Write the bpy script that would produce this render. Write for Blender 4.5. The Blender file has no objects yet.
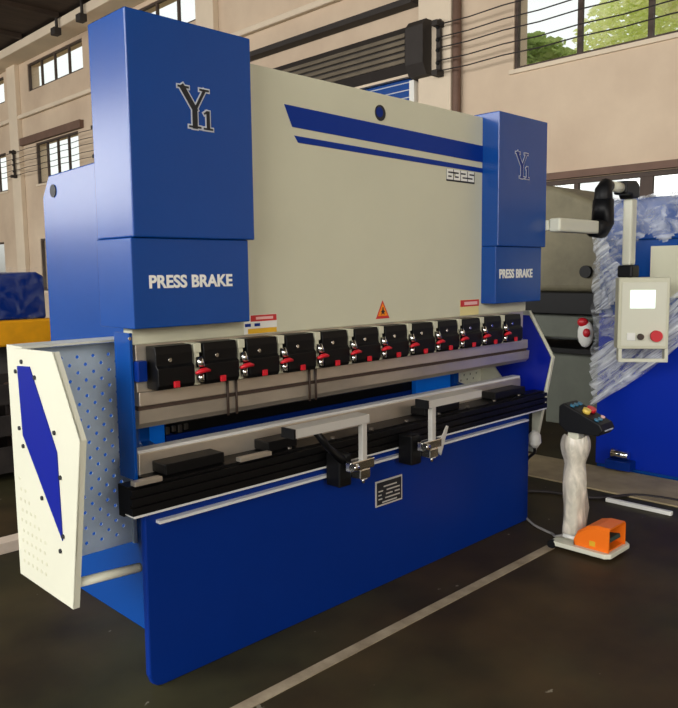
import bpy, bmesh, math, random
from mathutils import Vector, Matrix
random.seed(7)
C = bpy.context.scene.collection
S = bpy.context.scene

# ------------------------------------------------------------------ camera
F, YAW, PITCH, ROLL = 748.179, 0.790929, -0.111837, -0.011847
CAM = Vector((-1.26389, -2.26169, 1.44134))
fw = Vector((math.cos(YAW)*math.cos(PITCH), math.sin(YAW)*math.cos(PITCH), math.sin(PITCH)))
r0 = Vector((math.sin(YAW), -math.cos(YAW), 0)); u0 = r0.cross(fw)
cr, sr = math.cos(ROLL), math.sin(ROLL)
rt = cr*r0 + sr*u0; up = -sr*r0 + cr*u0
cd = bpy.data.cameras.new('camera'); cam = bpy.data.objects.new('camera', cd); C.objects.link(cam)
cd.sensor_fit = 'HORIZONTAL'; cd.sensor_width = 36.0; cd.lens = F/678*36.0
cd.clip_start = 0.05; cd.clip_end = 300
cam.matrix_world = Matrix(((rt.x, up.x, -fw.x, CAM.x), (rt.y, up.y, -fw.y, CAM.y), (rt.z, up.z, -fw.z, CAM.z), (0, 0, 0, 1)))
S.camera = cam

# ------------------------------------------------------------------ world, light, exposure
w = bpy.data.worlds.new('world'); S.world = w; w.use_nodes = True
nt = w.node_tree; nt.nodes.clear()
out = nt.nodes.new('ShaderNodeOutputWorld'); bg = nt.nodes.new('ShaderNodeBackground')
tc = nt.nodes.new('ShaderNodeTexCoord'); sep = nt.nodes.new('ShaderNodeSeparateXYZ'); rmp = nt.nodes.new('ShaderNodeValToRGB')
nt.links.new(tc.outputs['Generated'], sep.inputs[0]); nt.links.new(sep.outputs['Z'], rmp.inputs[0])
rmp.color_ramp.elements[0].position = 0.0; rmp.color_ramp.elements[0].color = (0.34, 0.33, 0.30, 1)
rmp.color_ramp.elements[1].position = 0.10; rmp.color_ramp.elements[1].color = (0.96, 1.0, 0.98, 1)
nt.links.new(rmp.outputs[0], bg.inputs[0]); bg.inputs[1].default_value = 1.12
nt.links.new(bg.outputs[0], out.inputs[0])

def area(name, loc, target, sx, sy, power, col=(1, 1, 1)):
    d = bpy.data.lights.new(name, 'AREA'); d.shape = 'RECTANGLE'; d.size = sx; d.size_y = sy; d.energy = power; d.color = col
    o = bpy.data.objects.new(name, d); C.objects.link(o); o.location = loc
    o.rotation_euler = (Vector(target)-Vector(loc)).to_track_quat('-Z', 'Y').to_euler()
    return o
# daylight from the tall windows of the opposite long wall; the two lamps after it are added fills
area('daylight_window', (-9.0, 0.5, 4.6), (1.5, 0.5, 1.4), 17.0, 3.0, 1350, (1.0, 0.97, 0.94))
area('far_wall_fill', (-9.0, 18.0, 4.4), (6.0, 18.0, 3.5), 15.0, 3.0, 850, (1.0, 0.96, 0.9))  # added fill that brightens the far left wall
area('front_fill', (-3.0, -11.8, 3.9), (0.5, 0.0, 1.2), 6.0, 3.6, 750, (1.0, 0.97, 0.92))  # added fill for the front faces and their sheen, no gate there

S.view_settings.view_transform = 'Standard'; S.view_settings.look = 'None'
S.view_settings.gamma = 1.0; S.view_settings.use_curve_mapping = False
S.view_settings.exposure = 0.20

# ------------------------------------------------------------------ materials
def lin(c):
    return tuple((v/255/12.92 if v/255 <= 0.04045 else ((v/255+0.055)/1.055)**2.4) for v in c)
def mat(name, col, rough=0.5, metal=0.0, var=0.0, vscale=3.0, bump=0.0, bscale=40.0, coat=0.0, emit=0.0, spec=0.5, col2=None, stretch=None):
    m = bpy.data.materials.new(name); m.use_nodes = True
    t = m.node_tree; b = t.nodes['Principled BSDF']
    c = lin(col)
    b.inputs['Base Color'].default_value = (*c, 1); b.inputs['Roughness'].default_value = rough
    b.inputs['Metallic'].default_value = metal; b.inputs['Coat Weight'].default_value = coat
    b.inputs['Coat Roughness'].default_value = 0.15
    b.inputs['Specular IOR Level'].default_value = spec
    if emit: b.inputs['Emission Color'].default_value = (*c, 1); b.inputs['Emission Strength'].default_value = emit
    if var or bump or col2:
        tcn = t.nodes.new('ShaderNodeTexCoord'); src = tcn.outputs['Object']
        if stretch:
            mp = t.nodes.new('ShaderNodeMapping'); mp.inputs['Scale'].default_value = stretch
            t.links.new(src, mp.inputs[0]); src = mp.outputs[0]
        if var or col2:
            n = t.nodes.new('ShaderNodeTexNoise'); n.inputs['Scale'].default_value = vscale; n.inputs['Detail'].default_value = 6
            n.inputs['Roughness'].default_value = 0.62
            t.links.new(src, n.inputs['Vector'])
            cr_ = t.nodes.new('ShaderNodeValToRGB')
            c2 = lin(col2) if col2 else tuple(max(0, v*(1-var)) for v in c)
            c1 = c if col2 else tuple(min(1, v*(1+var)) for v in c)
            cr_.color_ramp.elements[0].position = 0.32; cr_.color_ramp.elements[1].position = 0.68
            cr_.color_ramp.elements[0].color = (*c2, 1); cr_.color_ramp.elements[1].color = (*c1, 1)
            t.links.new(n.outputs[0], cr_.inputs[0]); t.links.new(cr_.outputs[0], b.inputs['Base Color'])
        if bump:
            n2 = t.nodes.new('ShaderNodeTexNoise'); n2.inputs['Scale'].default_value = bscale; n2.inputs['Detail'].default_value = 4
            t.links.new(src, n2.inputs['Vector'])
            bp = t.nodes.new('ShaderNodeBump'); bp.inputs['Strength'].default_value = bump; bp.inputs['Distance'].default_value = 0.01
            t.links.new(n2.outputs[0], bp.inputs['Height']); t.links.new(bp.outputs[0], b.inputs['Normal'])
    return m

M = dict(
    blue=mat('blue_enamel', (0, 66, 144), 0.26, var=0.05, vscale=2, bump=0.03, bscale=90, coat=0.15, spec=0.4),
    blue_dark=mat('dark_blue_enamel', (0, 40, 120), 0.42, var=0.05, vscale=2, spec=0.2),
    blue_vivid=mat('vivid_blue_enamel', (0, 125, 255), 0.35),
    blue_insert=mat('ultramarine_sheet', (0, 24, 140), 0.35, spec=0.3),
    cobalt=mat('cobalt_enamel', (0, 42, 168), 0.38, spec=0.3),
    cream=mat('cream_enamel', (206, 205, 180), 0.42, var=0.03, vscale=2, coat=0.1),
    white=mat('warm_white_enamel', (216, 216, 196), 0.42, var=0.03),
    galv=mat('perforated_grey_sheet', (196, 212, 228), 0.40, metal=0.1, var=0.1, vscale=4),
    steel=mat('ground_steel', (218, 208, 192), 0.38, metal=0.8, var=0.16, vscale=2.2, stretch=(1, 1, 3)),
    steel_dark=mat('oiled_steel', (118, 112, 104), 0.34, metal=0.9, var=0.2, vscale=3),
    chrome=mat('bright_steel', (225, 225, 220), 0.18, metal=1.0),
    alu=mat('aluminium_bar', (218, 216, 208), 0.40, metal=0.4),
    bright=mat('whitened_strip', (236, 236, 232), 0.35, metal=0.25),  # whitened base stands in for sky reflected in the bright metal
    black=mat('black_oxide', (8, 8, 9), 0.45, spec=0.25),
    black_plastic=mat('black_plastic', (11, 12, 15), 0.5, spec=0.3),
    rust_dark=mat('dark_grease', (60, 45, 36), 0.6),
    red=mat('red_plastic', (205, 24, 40), 0.4),
    orange=mat('orange_plastic', (246, 118, 22), 0.38),
    yellow=mat('yellow_paint', (246, 170, 8), 0.5, var=0.12, vscale=6),
    screen=mat('lit_screen', (225, 238, 232), 0.3, emit=0.75),
    ink=mat('dark_ink', (26, 28, 34), 0.5), paper=mat('white_vinyl', (236, 236, 228), 0.5),
    silver_ink=mat('silver_outline', (190, 196, 205), 0.4),
    sticker_red=mat('sticker_red', (200, 50, 50), 0.5), sticker_pink=mat('sticker_pink', (240, 190, 185), 0.5),
    sticker_yellow=mat('sticker_yellow', (226, 176, 40), 0.5), sticker_pale=mat('sticker_pale_yellow', (228, 214, 150), 0.5),
    sticker_orange=mat('sticker_orange', (246, 140, 20), 0.5),
    stripe=mat('blue_vinyl_stripe', (0, 48, 140), 0.45, spec=0.2),
    treadle=mat('dark_green_rubber', (48, 66, 56), 0.7),
    button_blue=mat('teal_button', (50, 110, 140), 0.4), button_yellow=mat('yellow_button', (232, 200, 90), 0.4),
    wall=mat('stained_plaster', (220, 200, 174), 0.9, col2=(198, 176, 152), vscale=0.55, bump=0.1, bscale=6),
    wall_light=mat('pale_plaster', (224, 208, 184), 0.9, var=0.08, vscale=0.8),
    concrete=mat('dusty_concrete', (168, 152, 118), 0.9, var=0.25, vscale=3),
    timber=mat('dark_roof_boards', (58, 44, 32), 0.85, var=0.35, vscale=1.2, stretch=(1, 6, 1)),
    iron=mat('old_iron', (46, 40, 36), 0.7, var=0.2),
    brown_paint=mat('brown_pipe_paint', (110, 84, 70), 0.7, var=0.15),
    frame=mat('window_frame_paint', (74, 60, 52), 0.7, var=0.2),
    shutter=mat('weathered_shutter_tin', (104, 94, 78), 0.55, metal=0.3, var=0.3, vscale=2, stretch=(1, 1, 8)),
    casting=mat('olive_cast_iron', (112, 106, 84), 0.7, var=0.25, vscale=3, bump=0.15, bscale=20),
    grey_sheet=mat('grey_green_sheet', (96, 100, 88), 0.6, var=0.15),
    dark_metal=mat('soiled_dark_metal', (44, 38, 34), 0.75, var=0.5, vscale=6),
    plank=mat('pale_plank', (214, 196, 176), 0.8, var=0.1, vscale=8),
    bark=mat('bark', (92, 76, 58), 0.9, var=0.2), line=mat('worn_floor_paint', (172, 158, 132), 0.8, col2=(128, 114, 92), vscale=7),
    wire=mat('wire_sheath', (40, 34, 34), 0.6), cable=mat('grey_cable', (150, 146, 138), 0.6),
)
def floor_mat():
    m = bpy.data.materials.new('oily_concrete_floor'); m.use_nodes = True; t = m.node_tree; b = t.nodes['Principled BSDF']
    tcn = t.nodes.new('ShaderNodeTexCoord')
    def noise(sc, det, lo, hi, c1, c2):
        n = t.nodes.new('ShaderNodeTexNoise'); n.inputs['Scale'].default_value = sc; n.inputs['Detail'].default_value = det
        t.links.new(tcn.outputs['Object'], n.inputs['Vector'])
        r = t.nodes.new('ShaderNodeValToRGB'); r.color_ramp.elements[0].position = lo; r.color_ramp.elements[1].position = hi
        r.color_ramp.elements[0].color = (*c1, 1); r.color_ramp.elements[1].color = (*c2, 1)
        t.links.new(n.outputs[0], r.inputs[0]); return r
    a = noise(0.9, 5, 0.40, 0.62, lin((62, 48, 27)), lin((58, 56, 33)))
    k = noise(2.6, 8, 0.35, 0.7, (0.55, 0.52, 0.5), (1.25, 1.25, 1.2))
    sp = noise(16, 3, 0.735, 0.76, (0, 0, 0), (0.16, 0.15, 0.12))
    m1 = t.nodes.new('ShaderNodeMix'); m1.data_type = 'RGBA'; m1.blend_type = 'MULTIPLY'; m1.inputs['Factor'].default_value = 1
    t.links.new(a.outputs[0], m1.inputs['A']); t.links.new(k.outputs[0], m1.inputs['B'])
    m2 = t.nodes.new('ShaderNodeMix'); m2.data_type = 'RGBA'; m2.blend_type = 'ADD'; m2.inputs['Factor'].default_value = 1
    t.links.new(m1.outputs['Result'], m2.inputs['A']); t.links.new(sp.outputs[0], m2.inputs['B'])
    t.links.new(m2.outputs['Result'], b.inputs['Base Color'])
    b.inputs['Roughness'].default_value = 0.62; b.inputs['Specular IOR Level'].default_value = 0.3
    return m
M['floor'] = floor_mat()
def glass_mat():
    m = bpy.data.materials.new('window_glass'); m.use_nodes = True; t = m.node_tree; t.nodes.clear()
    o = t.nodes.new('ShaderNodeOutputMaterial'); mx = t.nodes.new('ShaderNodeMixShader')
    a = t.nodes.new('ShaderNodeBsdfTransparent'); g = t.nodes.new('ShaderNodeBsdfGlossy'); g.inputs['Roughness'].default_value = 0.05
    a.inputs[0].default_value = (0.95, 0.96, 0.95, 1)
    mx.inputs[0].default_value = 0.06; t.links.new(a.outputs[0], mx.inputs[1]); t.links.new(g.outputs[0], mx.inputs[2]); t.links.new(mx.outputs[0], o.inputs[0])
    return m
M['glass'] = glass_mat()
def film_mat(name, lo, hi, scale, stretch, base=(240, 245, 250), rx=0.0):
    m = bpy.data.materials.new(name); m.use_nodes = True; t = m.node_tree; t.nodes.clear()
    o = t.nodes.new('ShaderNodeOutputMaterial'); mx = t.nodes.new('ShaderNodeMixShader')
    a = t.nodes.new('ShaderNodeBsdfTransparent'); p = t.nodes.new('ShaderNodeBsdfPrincipled')
    p.inputs['Base Color'].default_value = (*lin(base), 1); p.inputs['Roughness'].default_value = 0.22
    tcn = t.nodes.new('ShaderNodeTexCoord'); mp = t.nodes.new('ShaderNodeMapping'); mp.inputs['Scale'].default_value = stretch
    mr = t.nodes.new('ShaderNodeMapping'); mr.inputs['Rotation'].default_value = (rx, 0, 0); t.links.new(tcn.outputs['Object'], mr.inputs[0])
    n = t.nodes.new('ShaderNodeTexNoise'); n.inputs['Scale'].default_value = scale; n.inputs['Detail'].default_value = 5; n.inputs['Distortion'].default_value = 1.2
    r = t.nodes.new('ShaderNodeValToRGB'); r.color_ramp.elements[0].position = 0.40; r.color_ramp.elements[1].position = 0.70
    r.color_ramp.elements[0].color = (lo, lo, lo, 1); r.color_ramp.elements[1].color = (hi, hi, hi, 1)
    t.links.new(mr.outputs[0], mp.inputs[0]); t.links.new(mp.outputs[0], n.inputs['Vector']); t.links.new(n.outputs[0], r.inputs[0])
    t.links.new(r.outputs[0], mx.inputs[0]); t.links.new(a.outputs[0], mx.inputs[1]); t.links.new(p.outputs[0], mx.inputs[2]); t.links.new(mx.outputs[0], o.inputs[0])
    return m
M['film'] = film_mat('clear_wrapping_film', 0.08, 0.55, 5.0, (1, 1.6, 2.6))
M['film_fold'] = film_mat('bunched_wrapping_film', 0.18, 0.95, 4.0, (1, 0.8, 7.0), rx=math.radians(40))
M['film_post'] = film_mat('milky_wrapping_film', 0.45, 0.92, 14, (1, 1, 0.4), (236, 228, 212))
M['film_dark'] = film_mat('glossy_tarp_film', 0.0, 0.10, 9.0, (1, 1, 1))
def leaf_mat(name, a, b_):
    m = bpy.data.materials.new(name); m.use_nodes = True; t = m.node_tree; t.nodes.clear()
    o = t.nodes.new('ShaderNodeOutputMaterial'); mx = t.nodes.new('ShaderNodeMixShader'); d = t.nodes.new('ShaderNodeBsdfDiffuse'); tr = t.nodes.new('ShaderNodeBsdfTranslucent')
    tcn = t.nodes.new('ShaderNodeTexCoord'); n = t.nodes.new('ShaderNodeTexNoise'); n.inputs['Scale'].default_value = 2.0; r = t.nodes.new('ShaderNodeValToRGB')
    r.color_ramp.elements[0].color = (*lin(a), 1); r.color_ramp.elements[1].color = (*lin(b_), 1); r.color_ramp.elements[0].position = 0.35; r.color_ramp.elements[1].position = 0.65
    t.links.new(tcn.outputs['Object'], n.inputs['Vector']); t.links.new(n.outputs[0], r.inputs[0])
    t.links.new(r.outputs[0], d.inputs[0]); t.links.new(r.outputs[0], tr.inputs[0]); mx.inputs[0].default_value = 0.5
    t.links.new(d.outputs[0], mx.inputs[1]); t.links.new(tr.outputs[0], mx.inputs[2]); t.links.new(mx.outputs[0], o.inputs[0])
    return m
M['leaf'] = leaf_mat('pale_foliage', (250, 250, 206), (226, 234, 160))
M['leaf_dark'] = leaf_mat('green_foliage', (190, 204, 130), (150, 170, 100))

# ------------------------------------------------------------------ mesh helpers
def box(bm, x0, x1, y0, y1, z0, z1, mi=0):
    vs = [bm.verts.new((x, y, z)) for z in (z0, z1) for y in (y0, y1) for x in (x0, x1)]
    for q in ((0, 2, 3, 1), (4, 5, 7, 6), (0, 1, 5, 4), (2, 6, 7, 3), (0, 4, 6, 2), (1, 3, 7, 5)):
        bm.faces.new([vs[i] for i in q]).material_index = mi
    return vs
def prism(bm, pts, axis, a, b, mi=0):
    # closed outline given in the two other axes (order: x->(y,z), y->(x,z), z->(x,y)), swept from a to b
    def mk(p, t):
        return {'x': (t, p[0], p[1]), 'y': (p[0], t, p[1]), 'z': (p[0], p[1], t)}[axis]
    A = [bm.verts.new(mk(p, a)) for p in pts]; B = [bm.verts.new(mk(p, b)) for p in pts]
    fs = [bm.faces.new(A), bm.faces.new(B[::-1])]
    n = len(pts)
    for i in range(n):
        fs.append(bm.faces.new((A[i], B[i], B[(i+1) % n], A[(i+1) % n])))
    for f in fs: f.material_index = mi
    return A+B
def frame_of(d):
    d = d.normalized(); a = Vector((0, 0, 1)) if abs(d.z) < 0.9 else Vector((1, 0, 0))
    u = d.cross(a).normalized(); return u, d.cross(u).normalized()
def tube(bm, pts, r, seg=12, mi=0, cap=True):
    pts = [Vector(p) for p in pts]; rs = r if isinstance(r, (list, tuple)) else [r]*len(pts)
    rings = []; u = v = None
    for i, p in enumerate(pts):
        d = (pts[min(i+1, len(pts)-1)]-pts[max(i-1, 0)]).normalized()
        if u is None: u, v = frame_of(d)
        else:
            u = (u-d*u.dot(d)).normalized(); v = d.cross(u).normalized()
        rings.append([bm.verts.new(p+(u*math.cos(2*math.pi*k/seg)+v*math.sin(2*math.pi*k/seg))*rs[i]) for k in range(seg)])
    for a, b in zip(rings, rings[1:]):
        for k in range(seg):
            f = bm.faces.new((a[k], a[(k+1) % seg], b[(k+1) % seg], b[k])); f.material_index = mi; f.smooth = True
    if cap:
        bm.faces.new(rings[0][::-1]).material_index = mi; bm.faces.new(rings[-1]).material_index = mi
def sph(bm, c, r, seg=12, sc=(1, 1, 1)):
    g = bmesh.ops.create_uvsphere(bm, u_segments=seg, v_segments=max(6, seg//2), radius=r)
    for v in g['verts']: v.co = Vector((v.co.x*sc[0], v.co.y*sc[1], v.co.z*sc[2]))+Vector(c)
    for v in g['verts']:
        for f in v.link_faces: f.smooth = True
def stroke(bm, pts, wd, y0, y1, mi=0):
    # thick polyline in the x,z plane (separate slabs per segment)
    for k_, (a, b) in enumerate(zip(pts, pts[1:])):
        bm_n = len(bm.faces); y0_ = y0-0.00001*(bm_n % 97); a = Vector(a); b = Vector(b); d = b-a; L = d.length; d.normalize(); n = Vector((-d.y, d.x))*wd/2
        a2 = a-d*wd/2*0.98; b2 = b+d*wd/2*0.98
        prism(bm, [tuple(a2+n), tuple(a2-n), tuple(b2-n), tuple(b2+n)], 'y', y0_, y1, mi)
def wloc(o):
    v = Vector((0, 0, 0))
    while o is not None: v += o.location; o = o.parent
    return v
def obj(name, bm, m, parent=None, bevel=0.0, seg=2, at=None):
    bmesh.ops.recalc_face_normals(bm, faces=bm.faces)
    me = bpy.data.meshes.new(name); bm.to_mesh(me); bm.free()
    for k in (m if isinstance(m, (list, tuple)) else [m]): me.materials.append(M[k] if isinstance(k, str) else k)
    o = bpy.data.objects.new(name, me); C.objects.link(o)
    off = wloc(parent) if parent is not None else Vector((0, 0, 0))
    if parent is not None: o.parent = parent
    if at is None:   # origin at the bottom centre of its own bounds
        xs = [v.co.x for v in me.vertices]; ys = [v.co.y for v in me.vertices]; zs = [v.co.z for v in me.vertices]
        at = Vector(((min(xs)+max(xs))/2, (min(ys)+max(ys))/2, min(zs)))
    at = Vector(at)
    me.transform(Matrix.Translation(-at)); o.location = at-off
    if bevel:
        md = o.modifiers.new('bevel', 'BEVEL'); md.width = bevel; md.segments = seg; md.limit_method = 'ANGLE'; md.angle_limit = math.radians(40)
    return o
def B(name, x0, x1, y0, y1, z0, z1, m, parent=None, bevel=0.0, seg=2):
    bm = bmesh.new(); box(bm, x0, x1, y0, y1, z0, z1); return obj(name, bm, m, parent, bevel, seg)
def T(name, pts, r, m, parent=None, seg=12):
    bm = bmesh.new(); tube(bm, pts, r, seg); return obj(name, bm, m, parent)
def PR(name, pts, axis, a, b, m, parent=None, bevel=0.0):
    bm = bmesh.new(); prism(bm, pts, axis, a, b); return obj(name, bm, m, parent, bevel)
def tag(o, label, cat, group=None, kind=None):
    o['label'] = label; o['category'] = cat
    if group: o['group'] = group
    if kind: o['kind'] = kind
    return o
def thing(name, loc, label, cat, group=None):
    o = bpy.data.objects.new(name, None); C.objects.link(o); o.location = loc; o.empty_display_size = 0.1
    return tag(o, label, cat, group)
def struct(o, label=None, cat=None):
    o['kind'] = 'structure'
    if label: o['label'] = label
    if cat: o['category'] = cat
    return o
def dup(root, loc, label=None):
    r = root.copy(); C.objects.link(r); r.location = loc
    if label: r['label'] = label
    for ch in list(root.children):
        c = ch.copy(); C.objects.link(c); c.parent = r
        for g in list(ch.children):
            d = g.copy(); C.objects.link(d); d.parent = c
    return r
def lettering(name, txt, x0, x1, z0, z1, y, m, parent, bold=0.032):
    cu = bpy.data.curves.new(name, 'FONT'); cu.body = txt; cu.size = 1; cu.offset = bold; cu.extrude = 0.01; cu.space_character = 1.02
    to = bpy.data.objects.new(name, cu); C.objects.link(to)
    bpy.context.view_layer.update()
    me = bpy.data.meshes.new_from_object(to.evaluated_get(bpy.context.evaluated_depsgraph_get()))
    bpy.data.objects.remove(to); bpy.data.curves.remove(cu)
    xs = [v.co.x for v in me.vertices]; ys = [v.co.y for v in me.vertices]; zs = [v.co.z for v in me.vertices]
    a, b, c, d, e, f = min(xs), max(xs), min(ys), max(ys), min(zs), max(zs)
    bm = bmesh.new(); bm.from_mesh(me); bpy.data.meshes.remove(me)
    for v in bm.verts:
        X = x0+(v.co.x-a)/(b-a)*(x1-x0); Z = z0+(v.co.y-c)/(d-c)*(z1-z0); Y = y-(v.co.z-e)/(f-e)*0.002
        v.co = Vector((X, Y, Z))
    return obj(name, bm, m, parent)

# ================================================================== SETTING
HX, Y0, Y1, ZC = 7.0, -12.0, 32.0, 7.06
struct(B('floor', -14, HX, Y0-6, Y1, -0.15, 0.0, 'floor'), 'oily dark brown and green concrete workshop floor', 'floor')

def wall_with_holes(name, x0, x1, ya, yb, za, zb, holes, m):
    ys = sorted({ya, yb, *[h[0] for h in holes], *[h[1] for h in holes]}); zs = sorted({za, zb, *[h[2] for h in holes], *[h[3] for h in holes]})
    bm = bmesh.new()
    def hole(i, j):
        if i < 0 or j < 0 or i >= len(ys)-1 or j >= len(zs)-1: return True
        cy, cz = (ys[i]+ys[i+1])/2, (zs[j]+zs[j+1])/2
        return any(h[0] < cy < h[1] and h[2] < cz < h[3] for h in holes)
    V = {}
    def v(x, y, z):
        k = (x, y, z)
        if k not in V: V[k] = bm.verts.new(k)
        return V[k]
    for i in range(len(ys)-1):
        for j in range(len(zs)-1):
            if hole(i, j): continue
            a, b, c, d = ys[i], ys[i+1], zs[j], zs[j+1]
            bm.faces.new((v(x0, a, c), v(x0, a, d), v(x0, b, d), v(x0, b, c))); bm.faces.new((v(x1, a, c), v(x1, b, c), v(x1, b, d), v(x1, a, d)))
            if hole(i-1, j): bm.faces.new((v(x0, a, c), v(x1, a, c), v(x1, a, d), v(x0, a, d)))
            if hole(i+1, j): bm.faces.new((v(x0, b, c), v(x0, b, d), v(x1, b, d), v(x1, b, c)))
            if hole(i, j-1): bm.faces.new((v(x0, a, c), v(x0, b, c), v(x1, b, c), v(x1, a, c)))
            if hole(i, j+1): bm.faces.new((v(x0, a, d), v(x1, a, d), v(x1, b, d), v(x0, b, d)))
    return obj(name, bm, m)
# window openings: y0, y1, z0, z1, vertical bars
WIN = [
    (14.2, 17.2, 6.03, 6.70, 4), (18.75, 21.7, 6.03, 6.70, 4), (9.6, 12.6, 6.03, 6.70, 4), (5.0, 8.0, 6.03, 6.70, 4), (0.4, 3.4, 6.03, 6.70, 4),
    (14.6, 16.95, 3.70, 4.72, 4), (18.9, 21.4, 3.70, 4.72, 4), (-2.2, 2.98, 3.86, 5.0, 0), (10.0, 12.4, 3.70, 4.72, 4),
    (-2.2, 2.55, 1.0, 2.47, 0), (14.9, 17.0, 1.0, 2.33, 3), (19.4, 21.6, 1.0, 2.33, 3),
]
DOOR = (4.62, 8.2, 0.0, 4.2)
struct(wall_with_holes('wall_right', HX, HX+0.3, Y0, Y1, 0, ZC, [h[:4] for h in WIN]+[DOOR], 'wall'),
       'long beige plaster workshop wall with windows', 'wall')
bars_of = {7: (2.13, 1.31, 0.5, -0.4, -1.3), 9: (2.13, 1.30, 0.4, -0.6)}
for n, (a, b, c, d, k) in enumerate(WIN):
    fr = bmesh.new(); t = 0.035 if c > 3 else 0.05
    box(fr, HX+0.02, HX+0.09, a, a+t, c, d); box(fr, HX+0.02, HX+0.09, b-t, b, c, d)
    box(fr, HX+0.02, HX+0.09, a+t, b-t, c, c+t); box(fr, HX+0.02, HX+0.09, a+t, b-t, d-t, d)
    o = struct(obj('window_%d' % (n+1), fr, 'frame'))
    bars = bars_of.get(n) or [a+(b-a)*i/k for i in range(1, k)]
    for i, y in enumerate(bars):
        wd = 0.07 if (n == 9 and i == 1) else 0.028
        B('mullion', HX+0.03, HX+0.08, y-wd, y+wd, c+t, d-t, 'frame', o)
    B('pane', HX+0.052, HX+0.058, a+t, b-t, c+t, d-t, 'glass', o)
    if d < 6: B('sill', HX-0.03, HX+0.019, a-0.05, b+0.05, c-0.05, c, 'wall_light', o)
# far end wall, ceiling
struct(B('wall_far', -14, HX, Y1, Y1+0.3, 0, ZC, 'wall'), 'far beige end wall of the workshop', 'wall')
struct(B('wall_near', -14, HX, Y0-0.3, Y0, 0, ZC, 'wall'), 'unseen beige end wall behind the camera, added to dim front reflections', 'wall')  # unseen wall added to cut reflections on the blue front faces
struct(B('ceiling', -14, HX+0.3, Y0, Y1, ZC, ZC+0.1, 'timber'), 'dark boarded workshop ceiling', 'ceiling')
n = 0
def trim(o, label):
    global n
    n += 1; o.name = 'trim_%d' % n; return struct(o, label, 'trim')
for y in (22.85, 18.0, 13.4, 9.3, 4.12, -2.9):
    trim(B('t', HX-0.12, HX, y-0.27, y+0.27, 0, 6.79, 'wall_light', bevel=0.01), 'pale plaster pilaster on the long wall')
trim(B('t', HX-0.55, HX, Y0, Y1, 6.79, 6.99, 'wall_light', bevel=0.02), 'pale concrete crane beam under the roof')
trim(B('t', HX-0.10, HX, Y0, Y1, 5.42, 5.52, 'wall_light', bevel=0.02), 'plaster string course below the upper windows')
trim(B('t', HX-0.20, HX, 4.45, 9.0, 4.98, 5.06, 'iron'), 'dark timber strip above the shutter door')
trim(B('t', HX-0.10, HX, 14.3, 17.7, 4.74, 4.92, 'brown_paint'), 'brown lintel over the left window')
trim(B('t', HX-0.06, HX, -2.3, 2.6, 2.48, 2.56, 'brown_paint'), 'brown lintel over the lower right window')
for k in range(14):
    y = 2+k*2.0
    trim(B('t', -14, HX-0.6, y, y+0.14, ZC-0.10, ZC-0.001, 'timber'), 'dark timber roof rafter')
trim(B('t', -14, 2.14, -0.388, -0.338, 0.0, 0.003, 'line'), 'worn pale line painted on the floor')
bpy.data.objects['trim_%d' % n].scale = (1, 1, 1)
# roller shutter
rs = thing('roller_shutter', (HX-0.2, 6.5, 0), 'roller shutter with long ribbed tin housing over blue slats on the beige wall', 'shutter')
bm = bmesh.new(); XF = 6.72
prism(bm, [(HX-0.002, 4.06), (XF+0.08, 4.07), (XF, 4.18), (XF, 4.58), (XF+0.06, 4.67), (HX-0.002, 4.67)], 'y', 4.46, 8.3)
obj('housing', bm, 'iron', rs)
for i in range(5): B('housing_rib', XF-0.03, XF-0.0005, 4.47, 8.3, 4.185+i*0.082, 4.185+i*0.082+0.055, 'shutter', rs, 0.006)  # pale ribs over the dark housing put the rib shading into colour
B('bottom_rib', XF+0.09, HX-0.12, 4.47, 8.3, 4.035, 4.0695, 'wall_light', rs)
PR('end_cap', [(HX-0.002, 3.98), (XF+0.05, 4.0), (XF-0.03, 4.14), (XF-0.03, 4.62), (XF+0.04, 4.70), (HX-0.002, 4.70)], 'y', 4.16, 4.458, 'iron', rs)
bm = bmesh.new()
for i in range(41): box(bm, HX-0.08, HX-0.05+0.02*(i % 2 == 0), 4.56, 8.19, i*0.1, i*0.1+0.085)
obj('curtain', bm, 'blue', rs)
bm = bmesh.new()
for i in range(41): box(bm, HX-0.078, HX-0.06, 4.56, 8.19, i*0.1+0.086, i*0.1+0.0995)
obj('slat_joints', bm, 'silver_ink', rs)['kind'] = 'stuff'
B('guide_channel', HX-0.11, HX-0.001, 4.47, 4.555, 0, 4.0, 'paper', rs)
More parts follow.
